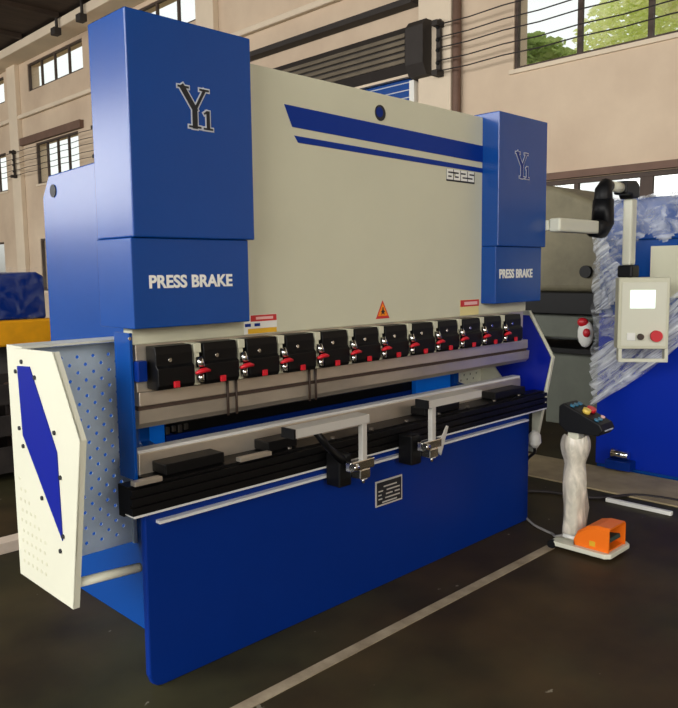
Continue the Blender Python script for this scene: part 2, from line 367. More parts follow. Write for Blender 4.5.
# pipe, wires and their brackets, crane rail
T('drain_pipe', [(HX-0.07, 3.79, 0), (HX-0.07, 3.79, 6.78)], 0.055, 'brown_paint')
tag(bpy.data.objects['drain_pipe'], 'brown drain pipe running up the wall beside the pale pilaster', 'pipe')
where = ['topmost', 'second from the top', 'middle one', 'second from the bottom', 'lowest']
WZ = [4.58, 4.42, 4.29, 4.13, 4.0]
for ya, yb, side in ((-6, 4, 'right of the roller shutter'), (13, 27, 'on the far left wall')):
    for z, wd in zip(WZ, where):
        bm = bmesh.new(); pts = []
        for k in range((yb-ya)*2+1):
            y = ya+k*0.5; pts.append((HX-0.22, y, z-0.03*(k % 2)*0.5))
        tube(bm, pts, 0.008, 6)
        tag(obj('power_wire', bm, 'wire'), 'dark power wire strung %s, %s of the five' % (side, wd), 'wire', 'power wires along the wall')
first = None
for y, lb in ((4.0, 'dark iron wire bracket beside the roller shutter'), (17.95, 'dark iron wire bracket on the far left pilaster'), (13.4, 'dark iron wire bracket on the pilaster behind the machine')):
    if first is None:
        first = thing('wire_bracket', (HX-0.12, y, 4.3), lb, 'bracket', 'wire brackets on the wall')
        bm = bmesh.new(); box(bm, HX-0.19, HX-0.15, y-0.03, y+0.03, 3.94, 4.66); obj('post', bm, 'iron', first)
        for z in (3.98, 4.6): B('arm', HX-0.27, HX-0.121, y-0.045, y+0.045, z-0.035, z+0.035, 'iron', first)
        for z in WZ: T('insulator', [(HX-0.192, y, z-0.02), (HX-0.212, y, z-0.02)], 0.025, 'black', first, 8)
    else: dup(first, (HX-0.12, y, 4.3), lb)
cr_ = thing('crane_rail', (HX-0.3, 11, 6.99), 'dark iron crane rail lying along the pale beam under the roof', 'rail')
B('rail_beam', HX-0.36, HX-0.24, Y0+1, Y1-1, 6.991, 7.05, 'iron', cr_)
for i, y in enumerate((12.9, 14.1)):
    t_ = thing('hanging_hook', (HX-0.62, y, 6.75), ['dark hanging hook by the crane beam above the tall blue cover', 'dark hanging hook on the crane beam left of the blue cover'][i], 'hook')
    T('hanger', [(HX-0.62, y, ZC-0.001), (HX-0.62, y, 6.75)], 0.035, 'iron', t_, 8)
    B('block', HX-0.72, HX-0.56, y-0.1, y+0.1, 6.60, 6.75, 'iron', t_, 0.01)

# ================================================================== PRESS BRAKE
pb = thing('press_brake', (1.25, 0.3, 0), 'large blue and cream hydraulic press brake standing on the workshop floor', 'press brake')
# side frames
for x, s in ((0.20, 1), (2.30, -1)):
    pts = [(0.062, 0.0), (1.10, 0.0), (1.10, 1.78), (1.03, 1.87), (0.07, 1.90), (0.07, 1.26), (0.34, 1.22), (0.34, 0.78), (0.062, 0.72)]
    a, b = (x, x+0.05) if s > 0 else (x-0.05, x)
    sf = PR('side_frame', pts, 'x', a, b, 'blue', pb, 0.006)
    bm = bmesh.new(); xo = a if s > 0 else b
    tube(bm, [(xo-0.004*s, 0.985, 1.80), (xo+0.004*s, 0.985, 1.80)], 0.028, 20); obj('lifting_hole', bm, 'ink', sf)
# bed: apron plate and table plate
bed = bmesh.new(); prism(bed, [(0.035, 0.0), (2.42, 0.0), (2.432, 0.012), (2.432, 0.625), (-0.012, 0.625), (-0.016, 0.05), (-0.004, 0.018), (0.014, 0.004)], 'y', -0.052, -0.022)
bed = obj('bed_apron', bed, 'blue_dark', pb, 0.006)
B('bed_plate', 0.06, 2.44, -0.0215, 0.0615, 0.0, 0.6195, 'blue_dark', pb, 0.003)
B('bed_top', 0.03, 2.50, 0.013, 0.0615, 0.62, 0.733, 'black', pb)
B('lower_die', 0.04, 2.52, 0.062, 0.12, 0.62, 0.806, 'steel', pb, 0.003)
B('die_edge', 0.04, 2.52, 0.066, 0.116, 0.806, 0.818, 'bright', pb, 0.002)  # pale colour paints the sky's reflection along the die top
# front T-slot rail
rail = bmesh.new()
prism(rail, [(-0.08, 0.640), (-0.02, 0.640), (-0.02, 0.6265), (0.012, 0.6265), (0.012, 0.735), (-0.055, 0.735), (-0.055, 0.727), (-0.08, 0.727), (-0.08, 0.708), (-0.066, 0.708), (-0.066, 0.697), (-0.08, 0.697), (-0.08, 0.675), (-0.066, 0.675), (-0.066, 0.665), (-0.08, 0.665)], 'x', -0.07, 2.575)
rail = obj('front_rail', rail, 'black', pb)
B('rail_trim', -0.065, 2.57, -0.081, -0.021, 0.632, 0.6395, 'bright', rail)
B('guide_strip', 0.03, 2.38, -0.080, -0.0525, 0.590, 0.600, 'bright', bed)
for x0, x1 in ((0.09, 0.34), (0.55, 0.70), (1.52, 1.80), (2.12, 2.42)): B('clamp_bar', x0, x1, -0.03, 0.060, 0.736, 0.776, 'black', rail, 0.004)
for x0, x1 in ((-0.055, 0.05), (0.38, 0.53)): B('wear_plate', x0, x1, -0.075, -0.045, 0.736, 0.752, 'steel', rail, 0.002)
for i in range(9): 
    bm = bmesh.new(); tube(bm, [(0.4+i*0.24, -0.05, 0.735), (0.4+i*0.24, -0.05, 0.746)], 0.010, 10); obj('rail_bolt', bm, 'steel_dark', rail)
# nameplate
npl = B('nameplate', 1.138, 1.32, -0.056, -0.0525, 0.379, 0.497, 'alu', bed)
bm = bmesh.new(); box(bm, 1.146, 1.312, -0.0575, -0.056, 0.387, 0.489); obj('plate_face', bm, 'ink', npl)
bm = bmesh.new()
for z, segs in ((0.448, ((1.24, 1.33),)), (0.430, ((1.205, 1.235), (1.26, 1.35))), (0.412, ((1.205, 1.225), (1.255, 1.30), (1.315, 1.35))), (0.394, ((1.205, 1.23), (1.25, 1.35))), (0.377, ((1.23, 1.33),))):
    for a, b in segs: box(bm, a-0.050, b-0.050, -0.0585, -0.0575, z+0.0155, z+0.0215)
obj('plate_marks', bm, 'alu', npl)
# ram
ram = bmesh.new(); prism(ram, [(0.0, 1.198), (2.46, 1.198), (2.46, 2.10), (2.40, 2.205), (0.06, 2.205), (0.0, 2.10)], 'y', 0.0, 0.06)
ram = obj('ram', ram, 'cream', pb, 0.004)
bm = bmesh.new(); tube(bm, [(1.243, -0.003, 2.122), (1.243, 0.003, 2.122)], 0.034, 24); obj('lifting_hole', bm, 'ink', ram)
bm = bmesh.new(); tube(bm, [(1.236, -0.0045, 2.124), (1.236, -0.003, 2.124)], 0.022, 24); obj('lifting_hole_disc', bm, 'blue_dark', ram)
PR('upper_stripe', [(0.69, 2.081), (2.04, 2.062), (2.04, 1.980), (0.729, 2.000)], 'y', -0.0025, -0.0003, 'stripe', ram)
PR('lower_stripe', [(0.739, 1.968), (2.04, 1.950), (2.04, 1.928), (0.759, 1.943)], 'y', -0.0025, -0.0003, 'stripe', ram)
def digits(x0, z0, wd, h, gap, y, tw, name, m, parent):
    bm = bmesh.new()
    P = {'6': [[(1, 1), (0, 1), (0, 0), (1, 0), (1, .5), (0, .5)]], '3': [[(0, 1), (1, 1), (1, 0), (0, 0)], [(0.3, .5), (1, .5)]],
         '2': [[(0, 1), (1, 1), (1, .5), (0, .5), (0, 0), (1, 0)]], '5': [[(1, 1), (0, 1), (0, .5), (1, .5), (1, 0), (0, 0)]]}
    for i, ch in enumerate('6325'):
        for pl in P[ch]: stroke(bm, [(x0+i*(wd+gap)+p[0]*wd, z0+p[1]*h) for p in pl], tw, y-0.001, y)
    return obj(name, bm, m, parent)
digits(1.729, 1.876, 0.040, 0.038, 0.018, -0.0006, 0.0195, 'number_outline', 'ink', ram)
digits(1.726, 1.880, 0.040, 0.038, 0.018, -0.0020, 0.0115, 'model_number', 'paper', ram)
# stickers on the ram
st = B('warning_sticker', 0.468, 0.63, -0.0015, -0.0003, 1.202, 1.274, 'paper', ram)
B('red_band', 0.50, 0.628, -0.0024, -0.0015, 1.249, 1.273, 'sticker_red', st)
B('yellow_band', 0.486, 0.628, -0.0024, -0.0015, 1.203, 1.222, 'sticker_yellow', st)
bm = bmesh.new(); box(bm, 0.525, 0.61, -0.003, -0.0024, 1.256, 1.266); obj('pale_bar', bm, 'sticker_pink', st)
bm = bmesh.new(); box(bm, 0.472, 0.50, -0.0024, -0.0015, 1.230, 1.242); box(bm, 0.518, 0.545, -0.0024, -0.0015, 1.230, 1.242); obj('dark_marks', bm, 'stripe', st)
st = B('warning_sticker', 1.838, 2.0, -0.0015, -0.0003, 1.203, 1.282, 'sticker_pale', ram)
B('red_band', 1.840, 2.0, -0.0024, -0.0015, 1.248, 1.281, 'sticker_red', st)
bm = bmesh.new(); box(bm, 1.872, 1.985, -0.003, -0.0024, 1.256, 1.272); obj('pale_bar', bm, 'sticker_pink', st)
tri = PR('warning_triangle', [(1.207, 1.221), (1.298, 1.221), (1.252, 1.303)], 'y', -0.0015, -0.0003, 'sticker_red', ram)
PR('orange_field', [(1.220, 1.233), (1.285, 1.233), (1.252, 1.291)], 'y', -0.0023, -0.0015, 'sticker_orange', tri)
PR('hazard_symbol', [(1.240, 1.238), (1.246, 1.250), (1.237, 1.252), (1.248, 1.258), (1.250, 1.272), (1.256, 1.272), (1.257, 1.258), (1.268, 1.252), (1.259, 1.249), (1.265, 1.238), (1.252, 1.245)], 'y', -0.003, -0.0023, 'ink', tri)
# tool holder, punch
B('tool_holder', 0.012, 2.44, 0.004, 0.05, 1.035, 1.198, 'steel', pb, 0.002)
B('upper_punch', 0.02, 2.50, 0.006, 0.052, 0.985, 1.034, 'steel', pb, 0.003)
B('punch_groove', 0.02, 2.50, 0.014, 0.050, 0.970, 0.985, 'rust_dark', pb)
PR('punch_blade', [(0.008, 0.970), (0.052, 0.970), (0.052, 0.940), (0.036, 0.905), (0.030, 0.905), (0.012, 0.925)], 'x', 0.02, 2.52, 'steel', pb)
for x in (0.385, 0.425, 0.80, 0.835): T('guide_rod', [(x, 0.0, 0.905), (x, 0.0, 1.05)], 0.005, 'rust_dark', pb, 6)
B('ram_guide', 0.0, 0.035, -0.03, 0.0035, 1.075, 1.145, 'blue_dark', pb, 0.003)
B('guide_cover', -0.014, -0.002, -0.004, 0.10, 0.735, 1.24, 'blue', pb, 0.002)
T('cover_bolt', [(-0.012, -0.006, 1.222), (-0.012, -0.0035, 1.222)], 0.006, 'chrome', pb, 8)
# clamps
def make_clamp(x0, x1):
    bm = bmesh.new()
    prism(bm, [(-0.002, 1.192), (-0.058, 1.192), (-0.064, 1.165), (-0.064, 1.128), (-0.076, 1.118), (-0.076, 1.060), (-0.066, 1.045), (-0.002, 1.045)], 'x', x0, x1)
    c = obj('tool_clamp', bm, 'black', pb, 0.003)
    B('clamp_key', (x0+x1)/2-0.016, (x0+x1)/2+0.006, -0.086, -0.0765, 1.050, 1.072, 'red', c, 0.002)
    T('clamp_screw', [((x0+x1)/2-0.02, -0.064, 1.145), ((x0+x1)/2-0.02, -0.07, 1.145)], 0.007, 'chrome', c, 8)
    return c
def make_spacer(xc):
    bm = bmesh.new(); box(bm, xc-0.015, xc+0.015, -0.060, 0.002, 1.160, 1.193); box(bm, xc-0.010, xc+0.010, -0.055, 0.002, 1.045, 1.160)
    c = obj('adjusting_wedge', bm, 'cream', pb, 0.002)
    T('wedge_screw', [(xc+0.000, -0.068, 1.146), (xc+0.002, -0.075, 1.110)], [0.012, 0.017], 'chrome', c, 10)
    T('wedge_foot', [(xc+0.003, -0.070, 1.086), (xc+0.003, -0.070, 1.056)], 0.013, 'chrome', c, 10)
    bm = bmesh.new(); tube(bm, [(xc-0.030, -0.090, 1.092), (xc-0.010, -0.092, 1.098), (xc+0.010, -0.092, 1.100), (xc+0.030, -0.090, 1.096)], [0.005, 0.009, 0.009, 0.005], 8); obj('wedge_lever', bm, 'red', c)
    return c
c0 = make_clamp(0.047, 0.193); s0 = make_spacer(0.217)
def copy_part(src, dx):
    c = src.copy(); C.objects.link(c); c.location.x += dx
    for g in list(src.children):
        d = g.copy(); C.objects.link(d); d.parent = c
P0 = 0.1925
for i in range(1, 12): copy_part(c0, i*P0)
for i in range(1, 11): copy_part(s0, i*P0)
# cylinder covers
def logo(x, z, h, y, parent, face):
    def build(grow, y0, y1, name, m):
        bm = bmesh.new(); g = grow
        def pr(p): prism(bm, [(x+a*h, z+b*h) for a, b in p], 'y', y0, y1)
        def sk(a, b, wd): stroke(bm, [(x+a[0]*h, z+a[1]*h), (x+b[0]*h, z+b[1]*h)], (wd+g)*h, y0, y1)
        sk((0.16, 0.95), (0.50, 0.47), 0.15); sk((0.80, 0.95), (0.52, 0.47), 0.08); sk((0.50, 0.47), (0.50, 0.06), 0.15)
        sk((0.04, 0.97), (0.32, 0.97), 0.05); sk((0.68, 0.97), (0.92, 0.97), 0.05); sk((0.34, 0.03), (0.66, 0.03), 0.05)
        sk((0.90, 0.42), (0.90, 0.05), 0.10); sk((0.80, 0.40), (0.86, 0.44), 0.05); sk((0.78, 0.02), (1.02, 0.02), 0.05)
        return obj(name, bm, m, parent)
    build(0.07, y-0.0014, y-0.0003, 'logo_outline', 'silver_ink'); build(0.0, y-0.0028, y-0.0014, 'logo_letters', face)
for (xl, xr, side, ztop) in ((-0.036, 0.452, 'l', 2.255), (2.022, 2.490, 'r', 2.224)):
    cu = bmesh.new(); prism(cu, [(-0.10, 1.553), (0.142, 1.553), (0.142, ztop), (-0.10, ztop)], 'x', xl, xr)
    cu = obj('cylinder_cover', cu, 'blue', pb, 0.005, 3)
    d = 0.008
    lo = B('lower_cover', xl-0.004 if side == 'l' else xl, xr-0.022, -0.088, 0.142, 1.258, 1.5525, 'blue', pb, 0.004, 3)
    if side == 'l':
        logo(0.143, 1.918, 0.132, -0.10, cu, 'ink'); lettering('lettering', 'PRESS BRAKE', 0.020, 0.354, 1.388, 1.432, -0.0883, 'paper', lo)
    else:
        logo(2.170, 1.908, 0.130, -0.10, cu, 'blue_dark'); lettering('lettering', 'PRESS BRAKE', 2.055, 2.376, 1.388, 1.436, -0.0883, 'paper', lo)
# back gauge seen through the throat
bg_ = B('back_gauge', 0.36, 2.24, 0.40, 0.47, 0.70, 0.768, 'blue_dark', pb, 0.003)
B('gauge_cap', 0.40, 2.2, 0.398, 0.468, 0.769, 0.815, 'black', bg_, 0.003)
B('gauge_bracket', 0.255, 0.345, 0.385, 0.46, 0.70, 0.826, 'blue_vivid', bg_, 0.004)
for i in range(4): B('chain_link', 0.350+i*0.03, 0.370+i*0.03, 0.386, 0.398, 0.775+0.008*(i % 2), 0.808, 'steel_dark', bg_, 0.003)
B('motor_cover', 1.93, 2.245, 0.36, 0.395, 0.715, 0.850, 'blue_vivid', bg_, 0.005)
# rear cross beam ties the side frames
B('rear_beam', 0.25, 2.25, 0.92, 1.02, 0.35, 1.15, 'blue_dark', pb, 0.004)
B('upper_tie', 0.25, 2.25, 0.75, 1.0, 1.5, 1.85, 'blue_dark', pb, 0.004)
B('oil_tank', 0.27, 2.23, 0.45, 0.74, 1.55, 1.84, 'blue_dark', pb, 0.004)
# safety guards
OUT = [(0.43, 0.355), (0.005, 0.355), (-0.105, 0.93), (0.055, 1.193), (0.43, 1.185)]
def guard(x, s):
    t = 0.006
    g = PR('safety_guard', OUT, 'x', x, x+s*t, 'white', pb)
    fl = bmesh.new()
    for a, b in (((0.005, 0.355), (-0.105, 0.93)), ((-0.105, 0.93), (0.055, 1.193))):
        a = Vector(a); b = Vector(b); nrm = Vector((-(b-a).y, (b-a).x)).normalized()*-0.006
        prism(fl, [tuple(a), tuple(b), tuple(b+Vector((0.006, 0))), tuple(a+Vector((0.006, 0)))], 'x', x, x+s*0.022)
    obj('front_flange', fl, 'white', g)
    inner = x+s*0.45 if s > 0 else x-0.33
    a, b = sorted((x, inner))
    B('top_ledge', a, b, 0.30, 0.43, 1.186, 1.194, 'white', g)
    # perforated panel made of cells with real holes
    bm = bmesh.new(); y = 0.40; pw = 0.030; x0 = a+0.008; nx = int((b-a-0.012)/pw); nz = 27
    cell = (b-a-0.012)/nx
    for i in range(nx):
        for j in range(nz):
            cx = x0+cell*(i+0.5); cz = 0.365+pw*(j+0.5)
            sq = [bm.verts.new((cx+cell/2*p, y, cz+pw/2*q)) for p, q in ((-1, -1), (0, -1), (1, -1), (1, 0), (1, 1), (0, 1), (-1, 1), (-1, 0))]
            if (i+j) % 2 == 0 and 0 < i < nx-1 and 0 < j < nz-1:
                hv = [bm.verts.new((cx+0.0072*math.cos(math.radians(225+45*k)), y, cz+0.0072*math.sin(math.radians(225+45*k)))) for k in range(8)]
                for k in range(8): bm.faces.new((sq[k], sq[(k+1) % 8], hv[(k+1) % 8], hv[k]))
            else: bm.faces.new(sq)
    bmesh.ops.remove_doubles(bm, verts=bm.verts, dist=0.0005)
    pp = obj('perforated_panel', bm, 'galv' if s > 0 else 'white', g)
    sd = pp.modifiers.new('thickness', 'SOLIDIFY'); sd.thickness = 0.002
    B('panel_edge', b-0.014 if s > 0 else a, b if s > 0 else a+0.014, 0.385, 0.399, 0.36, 1.184, 'galv', g)
    ins = [(0.339, 1.126), (0.238, 1.132), (0.060, 0.868), (0.052, 0.575), (0.325, 0.885)]
    if s > 0:
        ip = PR('blue_insert', ins, 'x', x-0.004, x-0.0005, 'blue_insert', g)
        for by, bz in ((0.304, 1.143), (0.359, 1.105), (0.202, 1.098), (0.355, 0.905), (0.072, 0.930), (0.330, 0.845), (0.045, 0.787), (0.197, 0.687), (0.047, 0.59), (0.074, 0.534)):
            T('rivet', [(x-0.0055, by, bz), (x, by, bz)], 0.0075, 'ink', g, 10)
        bm = bmesh.new()
        for j in range(9):
            for i in range(j+1 if j < 6 else 6):
                cy = 0.385-i*0.036-0.01*(j % 2); cz = 0.72-j*0.038
                if cy > 0.06 and cz > 0.37: tube(bm, [(x-0.0012, cy, cz), (x, cy, cz)], 0.007, 8)
        obj('vent_dimples', bm, 'cream', g)['kind'] = 'stuff'
        T('tie_rod', [(x+0.01, 0.012, 0.437), (-0.0005, 0.012, 0.422)], 0.016, 'white', g, 14)
    else:
        PR('blue_liner', [(0.42, 0.93), (0.325, 0.885), (0.10, 0.63), (-0.02, 0.62), (-0.085, 0.93), (0.062, 1.165), (0.42, 1.165)], 'x', x-0.0125, x-0.0065, 'blue_insert', g)
        B('shade_block', x-0.09, x-0.007, 0.03, 0.30, 0.40, 0.615, 'black_plastic', g, 0.005)  # black block added for the shade inside the right guard
guard(-0.25, 1); guard(2.61, -1)
# front sheet supports
def support(xl, xr, xp, z, diag):
    y = -0.20
    b = bmesh.new()
    prism(b, [(y-0.02, z-0.034), (y-0.015, z-0.034), (y-0.015, z-0.006), (y+0.05, z-0.006), (y+0.05, z), (y-0.02, z)], 'x', xl, xr)
    b = obj('sheet_support', b, 'alu', pb)
    B('end_stop', xl-0.010, xl-0.0005, y-0.022, y+0.05, z-0.036, z+0.001, 'black_plastic', b)
    B('post', xp-0.014, xp+0.014, y-0.012, y+0.012, z-0.27, z-0.0345, 'alu', b, 0.002)
    B('slide_block', xp-0.10, xp-0.03, -0.165, -0.085, z-0.295, z-0.16, 'black', b, 0.006)
    B('slide_foot', xp-0.09, xp-0.04, -0.0845, -0.0815, z-0.26, z-0.18, 'black', b)
    bm = bmesh.new(); box(bm, xp-0.085, xp+0.055, -0.215, -0.183, z-0.225, z-0.185); box(bm, xp-0.03, xp+0.03, -0.215, -0.10, z-0.265, z-0.225); obj('bracket', bm, 'chrome', b, 0.004)
    T('locking_knob', [(xp-0.06, -0.225, z-0.205), (xp-0.09, -0.225, z-0.2)], 0.016, 'chrome', b, 10)
    T('knob_screw', [(xp+0.01, -0.19, z-0.29), (xp+0.01, -0.19, z-0.27)], 0.008, 'chrome', b, 8)
    if diag: T('brace', [(xp-0.24, y+0.02, z-0.036), (xp-0.17, y+0.03, z-0.11), (xp-0.08, y+0.04, z-0.18)], [0.016, 0.014, 0.02], 'black', b, 8)
    else: PR('cam_lever', [(xp+0.02, z-0.235), (xp+0.05, z-0.265), (xp+0.105, z-0.14), (xp+0.095, z-0.135)], 'y', -0.214, -0.206, 'alu', b)
support(0.525, 0.925, 0.905, 0.858, True)
support(1.31, 1.715, 1.358, 0.862, False)
# pendant arm and control panel
arm = bmesh.new(); box(arm, 2.492, 2.955, -0.185, -0.115, 1.635, 1.71); arm = obj('pendant_arm', arm, 'white', pb, 0.012, 3)
B('arm_root', 2.4905, 2.53, -0.114, 0.03, 1.645, 1.70, 'white', arm, 0.004)
T('knuckle', [(2.94, -0.15, 1.665), (3.03, -0.15, 1.668), (3.06, -0.15, 1.70), (3.06, -0.15, 1.84)], [0.050, 0.06, 0.066, 0.06], 'black_plastic', arm, 16)
T('upper_knuckle', [(3.06, -0.15, 1.78), (3.06, -0.15, 1.90), (3.09, -0.15, 1.925), (3.13, -0.15, 1.925)], [0.06, 0.05, 0.044, 0.036], 'black_plastic', arm, 16)
T('link_tube', [(3.12, -0.15, 1.925), (3.32, -0.15, 1.925)], 0.032, 'white', arm, 16)
bm = bmesh.new(); prism(bm, [(3.28, 1.885), (3.28, 1.965), (3.42, 1.975), (3.465, 1.95), (3.47, 1.87), (3.37, 1.86), (3.35, 1.885)], 'y', -0.195, -0.105); obj('corner_joint', bm, 'black_plastic', arm, 0.012, 3)
B('drop_tube', 3.39, 3.47, -0.18, -0.12, 1.45, 1.865, 'white', arm, 0.012)
B('lower_joint', 3.375, 3.485, -0.20, -0.10, 1.372, 1.45, 'black_plastic', arm, 0.012)
# control box in its own frame: width axis wv, front normal nv
th = math.radians(216); nv = Vector((math.cos(th), math.sin(th), 0)); wv = Vector((-nv.y, nv.x, 0))
if wv.dot(rt) < 0: wv = -wv
PC = Vector((3.42, -0.15, 1.118))+wv*0.095
def local_box(bm, w0, w1, d0, d1, h0, h1, mi=0, lean=0.0):
    vs = box(bm, w0, w1, d0, d1, h0, h1, mi)
    for v in vs:
        a, b, c = v.co; v.co = PC+wv*(a)+nv*(b+lean*c)+Vector((0, 0, c))
def LB(name, *a, m, parent, bevel=0.0):
    bm = bmesh.new(); local_box(bm, *a); return obj(name, bm, m, parent, bevel)
pan = LB('control_panel', -0.155, 0.155, -0.06, 0.05, -0.20, 0.255, m='cream', parent=pb, bevel=0.008)
LB('face_plate', -0.135, 0.135, 0.0505, 0.055, -0.18, 0.225, m='white', parent=pan, bevel=0.003)
LB('screen', -0.085, 0.065, 0.0555, 0.058, 0.06, 0.175, m='screen', parent=pan)
def disc(name, a, c, r, d0, d1, m, parent):
    bm = bmesh.new(); tube(bm, [PC+wv*a+nv*d0+Vector((0, 0, c)), PC+wv*a+nv*d1+Vector((0, 0, c))], r, 18); return obj(name, bm, m, parent)
disc('emergency_stop', 0.075, -0.115, 0.036, 0.0555, 0.085, 'red', pan)
disc('key_switch', -0.018, -0.12, 0.020, 0.0555, 0.075, 'rust_dark', pan)
LB('white_switch', -0.10, -0.05, 0.0555, 0.066, -0.145, -0.095, m='paper', parent=pan, bevel=0.003)
bm = bmesh.new()
for a in (-0.145, 0.135): local_box(bm, a, a+0.022, -0.02, 0.045, -0.275, -0.195)
local_box(bm, -0.145, 0.157, 0.02, 0.045, -0.285, -0.262); obj('handle_frame', bm, 'white', pan, 0.004)

# ================================================================== PEDAL STAND
ps = thing('pedal_stand', (2.24, -0.5, 0), 'pale foot pedal stand with tilted black control box on film wrapped post', 'control stand')
bm = bmesh.new(); prism(bm, [(2.125, -0.66), (2.15, -0.685), (2.355, -0.685), (2.38, -0.66), (2.38, -0.39), (2.355, -0.365), (2.15, -0.365), (2.125, -0.39)], 'z', 0.018, 0.042); obj('base_plate', bm, 'white', ps, 0.004)
for y in (-0.375,):
    for x in (2.135, 2.37): T('caster', [(x-0.012, y, 0.022), (x+0.012, y, 0.022)], 0.022, 'black_plastic', ps, 14)
B('front_foot', 2.18, 2.33, -0.66, -0.63, 0.0, 0.0175, 'black_plastic', ps)
B('post', 2.232, 2.298, -0.455, -0.395, 0.043, 0.604, 'white', ps, 0.006)
# tilted control box
cb = bmesh.new(); prism(cb, [(-0.36, 0.640), (-0.36, 0.735), (-0.385, 0.752), (-0.585, 0.665), (-0.60, 0.635), (-0.575, 0.605), (-0.40, 0.605)], 'x', 2.20, 2.335)
cb = obj('control_box', cb, 'black_plastic', ps, 0.006)
def on_top(name, x, t, r, m, h=0.012):   # t runs from the back edge to the front edge of the sloping top
    a = Vector((0, -0.385, 0.752)); b = Vector((0, -0.585, 0.665)); p = a+(b-a)*t; nn = Vector((0, -0.399, 0.917))
    bm = bmesh.new(); p.x = x; tube(bm, [p-nn*0.001, p+nn*h], r, 14); return obj(name, bm, m, cb)
for x, t, r, m in ((2.298, 0.50, 0.024, 'red'), (2.248, 0.50, 0.021, 'button_yellow'), (2.225, 0.18, 0.013, 'button_blue'), (2.265, 0.18, 0.013, 'button_blue'), (2.305, 0.18, 0.013, 'button_blue'), (2.225, 0.84, 0.013, 'button_blue'), (2.265, 0.84, 0.013, 'button_blue'), (2.308, 0.80, 0.011, 'sticker_pink')):
    on_top('button', x, t, r, m, 0.02 if r > 0.02 else 0.008)
bm = bmesh.new(); box(bm, 2.225, 2.31, -0.6015, -0.5985, 0.631, 0.637); obj('edge_strip', bm, 'silver_ink', cb)
# film round the post
bm = bmesh.new(); rings = []
for j in range(22):
    z = 0.05+j*(0.53/21); ring = []
    for k in range(28):
        a = 2*math.pi*k/28; f = 1.02+0.05*math.sin(5*a+z*9)+0.04*math.sin(11*a-z*21)
        flare = 0.052+0.016*max(0, math.sin(math.pi*min(1, max(0, (z-0.44)/0.15))))+0.004*math.sin(z*25)+(0.03*max(0, 1-abs(z-0.2)/0.16) if (a > 5.6 or a < 0.5) else 0)
        ring.append(bm.verts.new((2.265+math.cos(a)*flare*f*1.05, -0.425+math.sin(a)*flare*f*1.05, z+0.01*math.sin(3*a))))
    rings.append(ring)
for a, b in zip(rings, rings[1:]):
    for k in range(28): bm.faces.new((a[k], a[(k+1) % 28], b[(k+1) % 28], b[k])).smooth = True
tag(obj('plastic_wrap', bm, 'film_post'), 'milky plastic film wrapped round the post of the pedal stand', 'plastic film')
# foot switch on the base plate
fs = thing('foot_switch', (2.25, -0.57, 0.043), 'orange hooded foot switch resting on the white base of the stand', 'foot switch')
bm = bmesh.new()
prof = [(-0.485, 0.043), (-0.485, 0.085), (-0.50, 0.115), (-0.55, 0.152), (-0.60, 0.165), (-0.67, 0.165)]
def shell(x, inset):
    return [bm.verts.new((x, y+(0.0 if i == len(prof)-1 else -inset), z-inset if i > 1 else z)) for i, (y, z) in enumerate(prof)]
xs = [(2.155, 0), (2.165, 0), (2.325, 0), (2.335, 0)]
cols = []
for x, dz in ((2.152, -0.014), (2.165, 0.0), (2.325, 0.0), (2.338, -0.014)):
    cols.append([bm.verts.new((x, y, max(0.043, z+(dz if i > 0 else 0)))) for i, (y, z) in enumerate(prof)])
for a, b in zip(cols, cols[1:]):
    for i in range(len(prof)-1): bm.faces.new((a[i], a[i+1], b[i+1], b[i])).smooth = False
for col in (cols[0], cols[-1]):
    base = [bm.verts.new((col[i].co.x, col[i].co.y, 0.043)) for i in range(1, len(prof))]
    prev = col[0]
    for i in range(1, len(prof)):
        if i == 1: bm.faces.new((col[0], col[1], base[0])) if (col[0].co-base[0].co).length > 1e-5 else None
        else: bm.faces.new((col[i-1], col[i], base[i-1], base[i-2]))
hood = obj('hood', bm, 'orange', fs); sd = hood.modifiers.new('thickness', 'SOLIDIFY'); sd.thickness = 0.008; sd.offset = -1
B('hood_floor', 2.16, 2.33, -0.665, -0.495, 0.0435, 0.052, 'orange', fs)
PR('treadle', [(-0.52, 0.085), (-0.655, 0.105), (-0.66, 0.085), (-0.52, 0.060)], 'x', 2.185, 2.305, 'treadle', fs, 0.003)
B('yellow_label', 2.1495, 2.1515, -0.60, -0.57, 0.06, 0.085, 'sticker_yellow', fs)
T('cable_gland', [(2.19, -0.5045, 0.068), (2.175, -0.465, 0.068), (2.165, -0.42, 0.072)], 0.011, 'paper', fs, 8)
pts = [(2.165, -0.42, 0.072), (2.19, -0.36, 0.045), (2.30, -0.285, 0.009), (2.325, -0.22, 0.008), (2.36, -0.14, 0.008), (2.42, -0.06, 0.008), (2.455, -0.015, 0.009), (2.47, 0.06, 0.009)]
def smooth(pts, k=8):
    P = [Vector(p) for p in pts]; o_ = []
    for i in range(len(P)-1):
        a, b, c, d = P[max(i-1, 0)], P[i], P[i+1], P[min(i+2, len(P)-1)]
        for j in range(k):
            t = j/k; o_.append(0.5*((2*b)+(c-a)*t+(2*a-5*b+4*c-d)*t*t+(3*b-a-3*c+d)*t**3))
    return o_+[P[-1]]
tag(T('power_cable', smooth(pts), 0.007, 'cable', None, 8), 'thin grey cable running from the foot switch to the press brake', 'cable')
# bits beside the right end of the press brake
bm = bmesh.new(); sph(bm, (2.84, 0.16, 0.50), 0.05, 12, (0.8, 0.8, 1.25))

